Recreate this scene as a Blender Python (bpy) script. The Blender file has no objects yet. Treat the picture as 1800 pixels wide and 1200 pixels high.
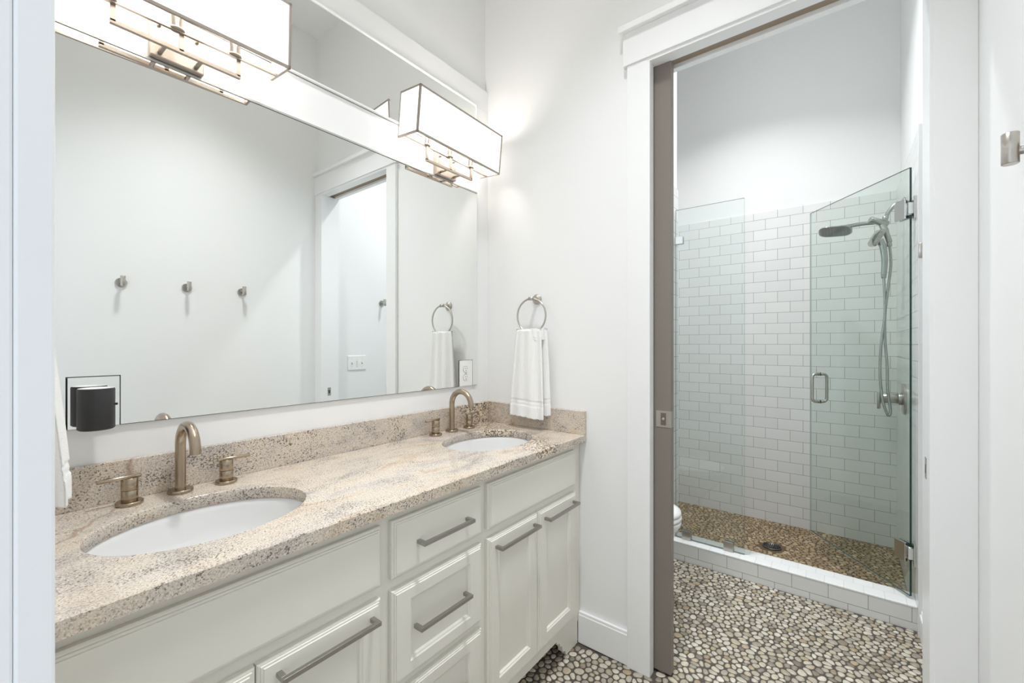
import bpy, bmesh, math, random
from mathutils import Vector, Matrix
random.seed(7)
SC = bpy.context.scene
COL = SC.collection

# ------------------------------------------------------------------ camera, world, exposure
cd = bpy.data.cameras.new('camera')
cam = bpy.data.objects.new('camera', cd)
COL.objects.link(cam)
cam.location = (1.462, -1.6856, 1.3163)
cam.rotation_euler = (math.radians(90), 0, math.radians(37.754))
cd.sensor_width = 36
cd.lens = 754.04 / 1800 * 36
cd.shift_y = 4.1 / 1800
cd.clip_start = 0.01
SC.camera = cam
W = bpy.data.worlds.new('world')
SC.world = W
W.use_nodes = True
bg = W.node_tree.nodes['Background']
bg.inputs[0].default_value = (0.82, 0.90, 1.0, 1)
bg.inputs[1].default_value = 0.95
SC.view_settings.view_transform = 'Standard'
SC.view_settings.look = 'None'
SC.view_settings.exposure = 0.46
SC.view_settings.gamma = 1
SC.cycles.max_bounces = 20
SC.cycles.diffuse_bounces = 10
SC.cycles.glossy_bounces = 8
SC.cycles.transparent_max_bounces = 16


def lamp(name, kind, loc, energy, color=(1, 1, 1), size=0.1, size_y=None, rot=(0, 0, 0), spread=None):
    l = bpy.data.lights.new(name, kind)
    l.energy = energy
    l.color = color
    if spread:
        l.spread = math.radians(spread)
    if kind == 'AREA':
        l.shape = 'RECTANGLE' if size_y else 'DISK'
        l.size = size
        if size_y:
            l.size_y = size_y
    else:
        l.shadow_soft_size = size
    o = bpy.data.objects.new(name, l)
    o.location = loc
    o.rotation_euler = rot
    COL.objects.link(o)
    return o


PI = math.pi
# daylight entering by the toilet room's window (on its left wall), toilet room's ceiling lamp, and one added for the vanity room
lamp('window_daylight', 'AREA', (-0.11, 0.58, 1.95), 4, (0.55, 0.76, 1.0), 0.58, 0.8, (0, -PI / 2, 0))
lamp('added_ceiling_glow', 'AREA', (0.95, -0.85, 3.60), 10.8, (0.95, 0.975, 1.0), 0.28, spread=83)  # unseen lamp, added to brighten the vanity room
lamp('shower_lamp_glow', 'AREA', (0.88, 0.90, 3.60), 16, (0.97, 0.985, 1.0), 0.16, spread=120)

# ------------------------------------------------------------------ materials


def lin(c):
    return tuple(((v / 255) / 12.92 if v / 255 <= 0.04045 else ((v / 255 + 0.055) / 1.055) ** 2.4) for v in c)


def mat(name, color, rough=0.5, metal=0.0, spec=0.5):
    m = bpy.data.materials.new(name)
    m.use_nodes = True
    b = m.node_tree.nodes['Principled BSDF']
    b.inputs['Base Color'].default_value = (*color, 1)
    b.inputs['Roughness'].default_value = rough
    b.inputs['Metallic'].default_value = metal
    b.inputs['Specular IOR Level'].default_value = spec
    return m


def N(m, t, **kw):
    n = m.node_tree.nodes.new(t)
    for k, v in kw.items():
        if k.startswith('_'):
            setattr(n, k[1:], v)
        else:
            n.inputs[k.replace('__', ' ')].default_value = v
    return n


def L(m, a, b):
    m.node_tree.links.new(a, b)


def bump(m, height, strength=0.1, dist=0.002):
    b = m.node_tree.nodes['Principled BSDF']
    bp = N(m, 'ShaderNodeBump', Strength=strength, Distance=dist)
    L(m, height, bp.inputs['Height'])
    L(m, bp.outputs[0], b.inputs['Normal'])


def coords(m, scale=(1, 1, 1), loc=(0, 0, 0), rot=(0, 0, 0), out='Object'):
    tc = N(m, 'ShaderNodeTexCoord')
    mp = N(m, 'ShaderNodeMapping')
    mp.inputs['Scale'].default_value = scale
    mp.inputs['Location'].default_value = loc
    mp.inputs['Rotation'].default_value = rot
    L(m, tc.outputs[out], mp.inputs['Vector'])
    return mp.outputs[0]


def ramp(m, fac, stops, interp='LINEAR'):
    r = N(m, 'ShaderNodeValToRGB')
    r.color_ramp.interpolation = interp
    e = r.color_ramp.elements
    while len(e) < len(stops):
        e.new(0.5)
    for k, (p, c) in enumerate(stops):
        e[k].position = p
        e[k].color = (*c, 1) if len(c) == 3 else c
    L(m, fac, r.inputs[0])
    return r.outputs[0]


def mix(m, fac, a, b, blend='MIX'):
    n = N(m, 'ShaderNodeMix')
    n.data_type = 'RGBA'
    n.blend_type = blend
    for s, v in ((n.inputs[0], fac), (n.inputs[6], a), (n.inputs[7], b)):
        if hasattr(v, 'is_output'):
            L(m, v, s)
        elif isinstance(v, (int, float)):
            s.default_value = v
        else:
            s.default_value = (*v, 1)
    return n.outputs[2]


def mth(m, op, a, b=None, c=None):
    n = N(m, 'ShaderNodeMath')
    n.operation = op
    for s, v in zip(n.inputs, (a, b, c)):
        if v is None:
            continue
        if hasattr(v, 'is_output'):
            L(m, v, s)
        else:
            s.default_value = v
    return n.outputs[0]


def painted(name, color, rough, bs=0.04, sc=220):
    m = mat(name, color, rough)
    n = N(m, 'ShaderNodeTexNoise', Scale=sc, Detail=3)
    L(m, coords(m), n.inputs['Vector'])
    bump(m, n.outputs[0], bs, 0.001)
    return m


M_wall = painted('wall paint', (0.85, 0.85, 0.843), 0.48, 0.05, 160)
M_ceil = painted('ceiling paint', (0.86, 0.86, 0.85), 0.7)
M_trim = painted('trim paint', (0.855, 0.855, 0.85), 0.32, 0.02, 60)
M_cab = painted('greige cabinet paint', (0.755, 0.735, 0.665), 0.34, 0.01, 90)
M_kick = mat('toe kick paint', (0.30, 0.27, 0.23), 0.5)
M_door = painted('taupe door paint', (0.215, 0.185, 0.16), 0.42, 0.03, 120)
M_ceramic = mat('white ceramic', (0.76, 0.76, 0.755), 0.08)
M_plastic = mat('white plastic', (0.86, 0.86, 0.84), 0.3)
M_slot = mat('dark slot', (0.02, 0.02, 0.02), 0.6)
M_nickel = mat('brushed nickel', (0.52, 0.49, 0.45), 0.3, 1.0)
M_satin = mat('satin nickel lamp metal', (0.44, 0.385, 0.335), 0.38, 1.0)
M_chan = mat('aluminium channel', (0.55, 0.55, 0.53), 0.35, 0.6)
M_fit = mat('brushed shower nickel', (0.43, 0.43, 0.415), 0.22, 1.0)
M_pull = mat('dark nickel pull', (0.40, 0.385, 0.36), 0.3, 1.0)
M_bronze = mat('brushed bronze nickel', (0.42, 0.345, 0.26), 0.27, 1.0)
M_chrome = mat('chrome', (0.66, 0.67, 0.66), 0.14, 1.0)
M_char = mat('charcoal plastic', (0.025, 0.025, 0.026), 0.45)
M_nozzle = mat('grey rubber nozzle plate', (0.30, 0.305, 0.29), 0.45)
M_rust = mat('red brown wood', (0.33, 0.15, 0.05), 0.6)
M_track = painted('raw track wood', (0.33, 0.26, 0.19), 0.6, 0.2, 40)
M_silv = mat('mirror silver', (0.90, 0.915, 0.90), 0.0, 1.0)
M_medge = mat('mirror edge', (0.06, 0.068, 0.065), 0.35, 0.2)
M_gold = mat('brass screw', (0.6, 0.5, 0.3), 0.3, 1.0)
for mm, ax in ((M_nickel, 0), (M_bronze, 0), (M_pull, 0), (M_satin, 0)):
    nz = N(mm, 'ShaderNodeTexNoise', Scale=60, Detail=3)
    L(mm, coords(mm, (1, 1, 14)), nz.inputs['Vector'])
    bump(mm, nz.outputs[0], 0.05, 0.0006)


def emit(name, color, s):
    m = bpy.data.materials.new(name)
    m.use_nodes = True
    nt = m.node_tree
    nt.nodes.remove(nt.nodes['Principled BSDF'])
    e = N(m, 'ShaderNodeEmission', Strength=s)
    e.inputs[0].default_value = (*color, 1)
    L(m, e.outputs[0], nt.nodes['Material Output'].inputs[0])
    return m


M_bulb = emit('lit bulb', (1.0, 0.93, 0.82), 14)
M_lens = emit('lit ceiling lens', (1.0, 0.97, 0.92), 6)
M_shade = mat('lit white shade', (0.80, 0.79, 0.77), 0.6)
_b = M_shade.node_tree.nodes['Principled BSDF']
_b.inputs['Emission Color'].default_value = (1.0, 0.975, 0.945, 1)
_b.inputs['Emission Strength'].default_value = 0.5


def glass(name, tint, refl=1.0):
    m = bpy.data.materials.new(name)
    m.use_nodes = True
    nt = m.node_tree
    nt.nodes.remove(nt.nodes['Principled BSDF'])
    t = N(m, 'ShaderNodeBsdfTransparent')
    t.inputs[0].default_value = (*tint, 1)
    g = N(m, 'ShaderNodeBsdfGlossy', Roughness=0.0)
    f = N(m, 'ShaderNodeLayerWeight', Blend=0.5)
    # Schlick reflectance of one glass face, the same seen from either side
    mx = N(m, 'ShaderNodeMixShader')
    L(m, mth(m, 'MULTIPLY_ADD', mth(m, 'POWER', f.outputs['Facing'], 5.0), 0.96 * refl, 0.04 * refl), mx.inputs[0])
    L(m, t.outputs[0], mx.inputs[1])
    L(m, g.outputs[0], mx.inputs[2])
    L(m, mx.outputs[0], nt.nodes['Material Output'].inputs[0])
    return m


M_glass = glass('tinted shower glass', (0.925, 0.96, 0.942))
M_glass2 = glass('pale shower glass', (0.955, 0.98, 0.975), 1.3)
M_clear = glass('clear glass', (0.97, 0.985, 0.98))
M_gedge = mat('green glass edge', (0.012, 0.055, 0.05), 0.12)
M_gedge2 = mat('pale glass edge', (0.22, 0.28, 0.27), 0.12)


def tile_mat(name, axis, off=(0, 0), color=(0.80, 0.80, 0.785), grout=(0.22, 0.21, 0.195), w=0.1552, h=0.0775, mortar=0.0011):
    """running bond subway tile; axis 'xz', 'yz' or 'xy' gives the plane it lies in"""
    m = mat(name, color, 0.16)
    tc = N(m, 'ShaderNodeTexCoord')
    sp = N(m, 'ShaderNodeSeparateXYZ')
    L(m, tc.outputs['Object'], sp.inputs[0])
    cb = N(m, 'ShaderNodeCombineXYZ')
    o = {'x': 0, 'y': 1, 'z': 2}
    L(m, mth(m, 'SUBTRACT', sp.outputs[o[axis[0]]], off[0]), cb.inputs[0])
    L(m, mth(m, 'SUBTRACT', sp.outputs[o[axis[1]]], off[1]), cb.inputs[1])
    br = N(m, 'ShaderNodeTexBrick', Scale=1.0)
    br.inputs['Color1'].default_value = (*color, 1)
    br.inputs['Color2'].default_value = (color[0] * 0.955, color[1] * 0.955, color[2] * 0.955, 1)
    br.inputs['Mortar'].default_value = (*grout, 1)
    br.inputs['Mortar Size'].default_value = mortar
    br.inputs['Mortar Smooth'].default_value = 0.15
    br.inputs['Brick Width'].default_value = w
    br.inputs['Row Height'].default_value = h
    L(m, cb.outputs[0], br.inputs['Vector'])
    b = m.node_tree.nodes['Principled BSDF']
    L(m, br.outputs[0], b.inputs['Base Color'])
    L(m, mth(m, 'MULTIPLY_ADD', br.outputs['Fac'], 0.6, 0.16), b.inputs['Roughness'])
    nz = N(m, 'ShaderNodeTexNoise', Scale=9, Detail=1)
    L(m, tc.outputs['Object'], nz.inputs['Vector'])
    hh = mth(m, 'SUBTRACT', mth(m, 'MULTIPLY', nz.outputs[0], 0.25), br.outputs['Fac'])
    bump(m, hh, 0.35, 0.0015)
    return m


M_tb = tile_mat('subway tile back', 'xz', (0.533, 2.243))
M_ts = tile_mat('subway tile side', 'yz', (1.94, 2.243))
M_tc = tile_mat('subway tile curb front', 'xz', (0.70, 0.0355), h=0.0775)
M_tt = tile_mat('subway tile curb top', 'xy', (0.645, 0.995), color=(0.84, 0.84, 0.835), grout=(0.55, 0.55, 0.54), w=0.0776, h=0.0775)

# granite
M_gran = mat('speckled granite', (0.6, 0.52, 0.45), 0.14)
g = M_gran
b = g.node_tree.nodes['Principled BSDF']
v0 = coords(g)
n1 = N(g, 'ShaderNodeTexNoise', Scale=5.5, Detail=4, Roughness=0.6, Distortion=0.6)
L(g, coords(g, (1.7, 0.8, 1.2), rot=(0, 0, 0.5)), n1.inputs['Vector'])
base = ramp(g, n1.outputs[0], [(0.30, lin((196, 174, 148))), (0.43, lin((213, 199, 181))), (0.55, lin((205, 194, 182))), (0.68, lin((174, 166, 160)))])
# fine grey grains
n2 = N(g, 'ShaderNodeTexNoise', Scale=300, Detail=2.5, Roughness=0.6)
L(g, v0, n2.inputs['Vector'])
fine = ramp(g, n2.outputs[0], [(0.50, (0, 0, 0)), (0.62, (1, 1, 1))])
c1 = mix(g, mth(g, 'MULTIPLY', fine, 0.62), base, lin((136, 126, 118)))
n2b = N(g, 'ShaderNodeTexNoise', Scale=330, Detail=2, Roughness=0.5)
L(g, coords(g, loc=(3, 1, 2)), n2b.inputs['Vector'])
c1 = mix(g, mth(g, 'MULTIPLY', ramp(g, n2b.outputs[0], [(0.52, (0, 0, 0)), (0.60, (1, 1, 1))]), 0.45), c1, lin((238, 228, 214)))
# dark specks, elongated, in drifts
n3 = N(g, 'ShaderNodeTexNoise', Scale=235, Detail=3, Roughness=0.6)
L(g, coords(g, (1.25, 0.85, 1.05), rot=(0, 0, 0.45)), n3.inputs['Vector'])
n4 = N(g, 'ShaderNodeTexNoise', Scale=9, Detail=4, Roughness=0.65, Distortion=0.8)
L(g, coords(g, (1.6, 0.8, 1.3), loc=(7, 2, 4), rot=(0, 0, 0.5)), n4.inputs['Vector'])
thr = mth(g, 'SUBTRACT', n3.outputs[0], mth(g, 'MULTIPLY_ADD', n4.outputs[0], -0.46, 0.815))
dk = mth(g, 'MULTIPLY', ramp(g, thr, [(0.0, (0, 0, 0)), (0.045, (1, 1, 1))]), 0.85)
c2 = mix(g, dk, c1, lin((84, 77, 72)))
# coarse crystal vein crossing by the far sink
sp = N(g, 'ShaderNodeSeparateXYZ')
L(g, v0, sp.inputs[0])
wob = N(g, 'ShaderNodeTexNoise', Scale=11, Detail=3)
L(g, v0, wob.inputs['Vector'])
ln = mth(g, 'ADD', mth(g, 'MULTIPLY_ADD', sp.outputs[0], 0.36, sp.outputs[1]), mth(g, 'MULTIPLY_ADD', wob.outputs[0], 0.16, -0.08))
dist = mth(g, 'ABSOLUTE', mth(g, 'ADD', ln, 0.115))
band = ramp(g, dist, [(0.05, (1, 1, 1)), (0.14, (0, 0, 0))])
vr = N(g, 'ShaderNodeTexVoronoi', Scale=210, Randomness=1)
L(g, coords(g, (1.2, 0.75, 1.0), rot=(0, 0, 0.5)), vr.inputs['Vector'])
vc = N(g, 'ShaderNodeSeparateColor')
L(g, vr.outputs['Color'], vc.inputs[0])
coarse = ramp(g, vc.outputs[0], [(0.0, lin((54, 50, 50))), (0.24, lin((120, 104, 90))), (0.36, lin((206, 184, 156))), (0.56, lin((232, 222, 206))), (0.80, lin((212, 178, 140))), (0.92, lin((150, 146, 144)))], 'CONSTANT')
c3 = mix(g, mth(g, 'MULTIPLY', band, 0.85), c2, coarse)
# thin rusty vein to the left of the near sink
ln2 = mth(g, 'ADD', mth(g, 'MULTIPLY_ADD', sp.outputs[0], 0.75, sp.outputs[1]), mth(g, 'MULTIPLY_ADD', wob.outputs[0], 0.10, -0.05))
rv = ramp(g, mth(g, 'ABSOLUTE', mth(g, 'ADD', ln2, 1.395)), [(0.0015, (1, 1, 1)), (0.0075, (0, 0, 0))])
c4 = mix(g, mth(g, 'MULTIPLY', rv, 0.55), c3, lin((140, 100, 66)))
L(g, c4, b.inputs['Base Color'])
bump(g, n2.outputs[0], 0.03, 0.0005)

# pebbles


def pebble_mat(name, stops, rough):
    m = mat(name, (0.5, 0.5, 0.5), rough)
    ge = N(m, 'ShaderNodeNewGeometry')
    c = ramp(m, ge.outputs['Random Per Island'], stops, 'LINEAR')
    nz = N(m, 'ShaderNodeTexNoise', Scale=70, Detail=4, Roughness=0.6)
    L(m, coords(m, (1, 2, 1)), nz.inputs['Vector'])
    c = mix(m, 0.35, c, ramp(m, nz.outputs[0], [(0.3, (0.25, 0.24, 0.22)), (0.7, (0.9, 0.88, 0.85))]), 'OVERLAY')
    L(m, c, m.node_tree.nodes['Principled BSDF'].inputs['Base Color'])
    return m


M_peb = pebble_mat('river pebbles', [(0.0, lin((124, 118, 106))), (0.15, lin((190, 184, 170))), (0.30, lin((158, 150, 134))), (0.45, lin((204, 198, 184))),
                                     (0.60, lin((146, 138, 122))), (0.74, lin((178, 166, 144))), (0.84, lin((196, 190, 178))), (0.93, lin((116, 108, 98))), (0.97, lin((160, 142, 116))), (1.0, lin((170, 154, 126)))], 0.32)
M_peb2 = pebble_mat('brown river pebbles', [(0.0, lin((128, 108, 82))), (0.2, lin((176, 156, 126))), (0.4, lin((148, 128, 98))), (0.55, lin((190, 172, 144))),
                                            (0.7, lin((136, 110, 80))), (0.85, lin((166, 146, 112))), (1.0, lin((110, 96, 76)))], 0.3)


def grout_mat(name, c):
    m = mat(name, c, 0.8)
    nz = N(m, 'ShaderNodeTexNoise', Scale=120, Detail=4)
    L(m, coords(m), nz.inputs['Vector'])
    bump(m, nz.outputs[0], 0.4, 0.002)
    return m


M_gr = grout_mat('pebble grout', lin((80, 73, 65)))
M_gr2 = grout_mat('brown pebble grout', lin((98, 80, 60)))

# terry cloth
M_towel = mat('white terry', (0.87, 0.865, 0.85), 0.95, spec=0.1)
nz = N(M_towel, 'ShaderNodeTexNoise', Scale=420, Detail=3)
L(M_towel, coords(M_towel), nz.inputs['Vector'])
bump(M_towel, nz.outputs[0], 0.55, 0.002)

# ------------------------------------------------------------------ mesh helpers


def bx(bm, a, b, bev=0.0, seg=2):
    a = Vector(a)
    b = Vector(b)
    lo = Vector(map(min, a, b))
    hi = Vector(map(max, a, b))
    r = bmesh.ops.create_cube(bm, size=1)
    vs = r['verts']
    for v in vs:
        v.co = Vector((lo[i] + (v.co[i] + 0.5) * (hi[i] - lo[i]) for i in range(3)))
    if bev > 0:
        es = list({e for v in vs for e in v.link_edges})
        bmesh.ops.bevel(bm, geom=es, offset=bev, segments=seg, profile=0.5, affect='EDGES')
    return bm


def box(a, b, bev=0.0, seg=2):
    return bx(bmesh.new(), a, b, bev, seg)


def boxes(*lst, bev=0.0):
    bm = bmesh.new()
    for a, b in lst:
        bx(bm, a, b, bev)
    return bm


def frame_at(d):
    d = d.normalized()
    up = Vector((0, 0, 1)) if abs(d.z) < 0.95 else Vector((0, 1, 0))
    x = d.cross(up).normalized()
    return x, x.cross(d).normalized()


def tube(bm, pts, rad, seg=14, cap=True, square=False):
    """swept tube with parallel-transported frames"""
    pts = [Vector(p) for p in pts]
    n = len(pts)
    rads = rad if isinstance(rad, (list, tuple)) else [rad] * n
    tans = []
    for i in range(n):
        t = pts[min(i + 1, n - 1)] - pts[max(i - 1, 0)]
        tans.append(t.normalized())
    x, y = frame_at(tans[0])
    rings = []
    for i in range(n):
        if i:
            q = tans[i - 1].rotation_difference(tans[i])
            x = q @ x
            y = q @ y
        ring = []
        for k in range(seg):
            a = 2 * PI * (k + 0.5) / seg
            s = 1.0
            ring.append(bm.verts.new(pts[i] + (x * math.cos(a) + y * math.sin(a)) * rads[i] * s))
        rings.append(ring)
    for i in range(n - 1):
        for k in range(seg):
            f = bm.faces.new((rings[i][k], rings[i][(k + 1) % seg], rings[i + 1][(k + 1) % seg], rings[i + 1][k]))
            f.smooth = True
    if cap:
        bm.faces.new(rings[0][::-1])
        bm.faces.new(rings[-1])
    return bm


def lathe(bm, prof, origin=(0, 0, 0), axis=(0, 0, 1), seg=32, sx=1.0, sy=1.0, smooth=True):
    """prof: (radius, height) list along axis; closes at radius 0"""
    o = Vector(origin)
    ax = Vector(axis).normalized()
    x, y = frame_at(ax)
    rings = []
    for r, h in prof:
        if r < 1e-6:
            rings.append([bm.verts.new(o + ax * h)])
        else:
            rings.append([bm.verts.new(o + ax * h + x * math.cos(2 * PI * k / seg) * r * sx + y * math.sin(2 * PI * k / seg) * r * sy) for k in range(seg)])
    for a, b_ in zip(rings, rings[1:]):
        for k in range(seg):
            k2 = (k + 1) % seg
            if len(a) == 1 and len(b_) == 1:
                continue
            if len(a) == 1:
                f = bm.faces.new((a[0], b_[k2], b_[k]))
            elif len(b_) == 1:
                f = bm.faces.new((a[k], a[k2], b_[0]))
            else:
                f = bm.faces.new((a[k], a[k2], b_[k2], b_[k]))
            f.smooth = smooth
    return bm


def cyl(bm, p, q, r, seg=24, bev=0.0008):
    p = Vector(p)
    q = Vector(q)
    h = (q - p).length
    return lathe(bm, [(0, 0), (r - bev, 0), (r, bev), (r, h - bev), (r - bev, h), (0, h)], p, q - p, seg, smooth=False) if False else _cyl(bm, p, q, r, seg, bev)


def _cyl(bm, p, q, r, seg, bev):
    h = (q - p).length
    n0 = len(bm.faces)
    lathe(bm, [(0, 0), (r - bev, 0), (r, bev), (r, h - bev), (r - bev, h), (0, h)], p, q - p, seg, smooth=False)
    bm.faces.ensure_lookup_table()
    for f in list(bm.faces)[n0:]:
        if len(f.verts) == 4:
            f.smooth = True
    return bm


def prism(pts, axis, a, b):
    """extrude a polygon: pts in the two remaining axes' order"""
    bm = bmesh.new()

    def P(u, v, w):
        if axis == 'x':
            return (w, u, v)
        if axis == 'y':
            return (u, w, v)
        return (u, v, w)
    va = [bm.verts.new(P(u, v, a)) for u, v in pts]
    vb = [bm.verts.new(P(u, v, b)) for u, v in pts]
    bm.faces.new(va)
    bm.faces.new(vb[::-1])
    n = len(pts)
    for k in range(n):
        bm.faces.new((va[k], vb[k], vb[(k + 1) % n], va[(k + 1) % n]))
    return bm


def obj(name, bm, m, parent=None, loc=(0, 0, 0), label=None):
    bmesh.ops.recalc_face_normals(bm, faces=bm.faces)
    me = bpy.data.meshes.new(name)
    bm.to_mesh(me)
    bm.free()
    for k in (m if isinstance(m, (list, tuple)) else [m]):
        me.materials.append(k)
    o = bpy.data.objects.new(name, me)
    o.location = loc
    COL.objects.link(o)
    if parent:
        o.parent = parent
    if label:
        o['label'] = label
    return o


def thing(name, label, cat, loc=(0, 0, 0), group=None):
    o = bpy.data.objects.new(name, None)
    o.empty_display_size = 0.05
    o.location = loc
    COL.objects.link(o)
    return tag(o, label, cat, group)


def tag(o, label, cat, group=None):
    o['label'] = label
    o['category'] = cat
    if group:
        o['group'] = group
    return o


def struct(name, bm, m, parent=None, loc=(0, 0, 0), label=None, cat=None):
    o = obj(name, bm, m, parent, loc)
    if not parent:
        o['kind'] = 'structure'
        if label:
            o['label'] = label
            o['category'] = cat
    return o


def dup(root, loc, label):
    """copy a thing with its parts and sub-parts"""
    r = root.copy()
    COL.objects.link(r)
    r.location = loc
    r['label'] = label
    for ch in list(root.children):
        c = ch.copy()
        COL.objects.link(c)
        c.parent = r
        for s in list(ch.children):
            d = s.copy()
            COL.objects.link(d)
            d.parent = c
    return r


def arc(c, r, a0, a1, n, plane='xz', y=0):
    out = []
    for k in range(n + 1):
        a = a0 + (a1 - a0) * k / n
        out.append((c[0] + r * math.cos(a), y, c[1] + r * math.sin(a)) if plane == 'xz' else (c[0] + r * math.cos(a), c[1] + r * math.sin(a), y))
    return out


def smooth_path(pts, n=8):
    """Catmull-Rom through pts"""
    P = [Vector(p) for p in pts]
    out = []
    for i in range(len(P) - 1):
        p0, p1, p2, p3 = P[max(i - 1, 0)], P[i], P[i + 1], P[min(i + 2, len(P) - 1)]
        for k in range(n):
            t = k / n
            out.append(0.5 * ((2 * p1) + (p2 - p0) * t + (2 * p0 - 5 * p1 + 4 * p2 - p3) * t * t + (3 * p1 - p0 - 3 * p2 + p3) * t ** 3))
    out.append(P[-1])
    return out


# ------------------------------------------------------------------ the room
WX = 1.746          # right wall
NY = -1.662          # near wall
HC = 3.65           # ceiling height
T = 0.115           # thickness of the wall with the pocket door
D0, D1 = 0.850, 1.659   # casing inner edges
HB = 2.444          # casing head bottom
SY = 1.989          # shower back wall
SX = 1.727          # tile face on the right wall of the shower
struct('wall_left', box((-0.14, NY - 0.12, 0), (-0.02, T, HC)), M_wall)
struct('wall_right', box((WX, NY - 0.12, 0), (WX + 0.12, SY + 0.12, HC)), M_wall)
struct('wall_back', boxes(((-0.02, 0, 0), (0.838, 0.022, HC)), ((-0.02, 0.092, 0), (0.838, T, HC)), ((0.838, 0, 2.475), (WX, T, HC)),
                          ((-0.02, 0.022, 2.475), (0.838, 0.092, HC)), ((1.672, 0, 0), (WX, T, 2.475))), M_wall)
struct('wall_front', boxes(((-0.02, NY - 0.12, 0), (0.987, NY, HC)), ((0.987, NY - 0.12, 2.46), (1.70, NY, HC)), ((1.70, NY - 0.12, 0), (WX, NY, HC))), M_wall)
struct('ceiling', box((-0.14, NY - 0.12, HC), (WX + 0.12, SY + 0.12, HC + 0.1)), M_ceil)
# toilet room and shower
struct('wall_toilet_side', boxes(((-0.14, T, 0), (-0.02, 0.24, HC)), ((-0.14, 0.24, 0), (-0.02, 0.92, 1.5)), ((-0.14, 0.24, 2.4), (-0.02, 0.92, HC)), ((-0.14, 0.92, 0), (-0.02, SY + 0.12, HC))), M_wall)
w1 = struct('window_1', boxes(((-0.10, 0.24, 1.5), (-0.03, 0.28, 2.4)), ((-0.10, 0.88, 1.5), (-0.03, 0.92, 2.4)), ((-0.10, 0.28, 1.5), (-0.03, 0.88, 1.54)), ((-0.10, 0.28, 2.36), (-0.03, 0.88, 2.4)), ((-0.08, 0.28, 1.93), (-0.05, 0.88, 1.97))), M_trim)
obj('pane', box((-0.068, 0.28, 1.54), (-0.062, 0.88, 2.36)), M_clear, w1)
struct('wall_shower_back', box((-0.02, SY + 0.009, 0), (WX, SY + 0.12, HC)), M_wall)
struct('wall_shower_tile_back', box((-0.02, SY, 0), (SX, SY + 0.009, 2.297)), M_tb)
struct('wall_shower_tile_right', box((SX, 0.955, 0), (WX, SY + 0.009, 2.297)), M_ts)
struct('trim_1', box((SX - 0.003, 0.945, 0.0), (WX, 0.955, 2.300), 0.002), M_ceramic)
# wing wall that carries the fixed glass, tiled towards the shower
struct('wall_shower_wing', box((-0.02, 1.005, 0), (0.615, 1.13, HC)), M_wall)
struct('wall_shower_wing_tile', boxes(((0.615, 1.003, 0), (0.624, 1.133, 2.297)), ((-0.02, 1.13, 0), (0.615, 1.139, 2.297))), M_ts)

# shower curb: front tiles, top tiles
bm = bmesh.new()
bx(bm, (0.624, 1.002, 0), (SX, 1.137, 0.104), 0)
bx(bm, (0.624, 0.998, 0.104), (SX, 1.141, 0.114), 0.003)
bm.faces.ensure_lookup_table()
for f in bm.faces:
    if f.calc_center_median().z > 0.1035 and abs(f.normal.z) > 0.5:
        f.material_index = 1
    if f.calc_center_median().z > 0.1035:
        f.material_index = 1
struct('wall_shower_curb', bm, [M_tc, M_tt])

# door casing and jambs
struct('trim_2', boxes(((0.763, -0.020, 0), (D0, -0.0005, HB)), bev=0.0025), M_trim)
struct('trim_3', boxes(((D1, -0.020, 0), (WX, -0.0005, HB)), bev=0.0025), M_trim)
struct('trim_4', boxes(((0.748, -0.026, HB), (WX, -0.0005, 2.575)), ((0.736, -0.046, 2.575), (WX, -0.0005, 2.600)), bev=0.002), M_trim)
struct('trim_5', boxes(((0.842, -0.0195, 0), (0.857, 0.024, 2.432)), ((0.842, 0.091, 0), (0.857, T + 0.004, 2.432)), bev=0.0015), M_trim)
jr = struct('trim_6', boxes(((1.651, -0.0195, 0), (1.670, T + 0.004, 2.432)), bev=0.0015), M_trim)
struct('trim_7', boxes(((0.842, -0.0195, 2.430), (1.670, 0.036, 2.449)), ((0.842, 0.090, 2.430), (1.670, T + 0.004, 2.449)), bev=0.0015), M_trim)
struct('trim_8', box((0.842, 0.036, 2.446), (1.670, 0.090, 2.470)), M_track)
struct('trim_9', box((1.17, 0.038, 2.440), (1.33, 0.052, 2.452)), M_rust)
sp_ = tag(obj('strike_plate', boxes(((1.6495, 0.030, 0.925), (1.6512, 0.055, 0.985)), bev=0.0004), M_nickel), 'small nickel strike plate on the right door jamb', 'strike plate')
obj('strike_hole', box((1.6493, 0.037, 0.94), (1.6497, 0.048, 0.965)), M_slot, sp_)
# casing on the toilet-room side
struct('trim_10', boxes(((D1, T, 0), (WX, T + 0.018, HB)), ((0.763, T, 0), (D0, T + 0.018, HB)), ((0.748, T, HB), (WX, T + 0.022, 2.575)), bev=0.002), M_trim)
# baseboards
struct('baseboard_back', boxes(((0.536, -0.016, 0.004), (0.763, -0.0005, 0.128)), ((0.536, -0.0125, 0.128), (0.763, -0.0005, 0.140)), bev=0.002), M_trim)
struct('baseboard_right', boxes(((WX - 0.016, NY, 0.004), (WX - 0.0005, -0.021, 0.128)), ((WX - 0.012, NY, 0.128), (WX - 0.0005, -0.021, 0.14)), bev=0.002), M_trim)
struct('baseboard_toilet_right', boxes(((WX - 0.018, T + 0.02, 0.004), (WX - 0.0005, 0.944, 0.11)), ((WX - 0.013, T + 0.02, 0.11), (WX - 0.0005, 0.944, 0.125)), bev=0.002), M_trim)
# near doorway: casing whose edge shows at the left of the view
struct('trim_11', boxes(((0.918, NY, 0), (1.006, -1.642, 2.46)), ((0.987, NY - 0.13, 0), (1.004, NY, 2.46)), bev=0.002), M_trim)

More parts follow.
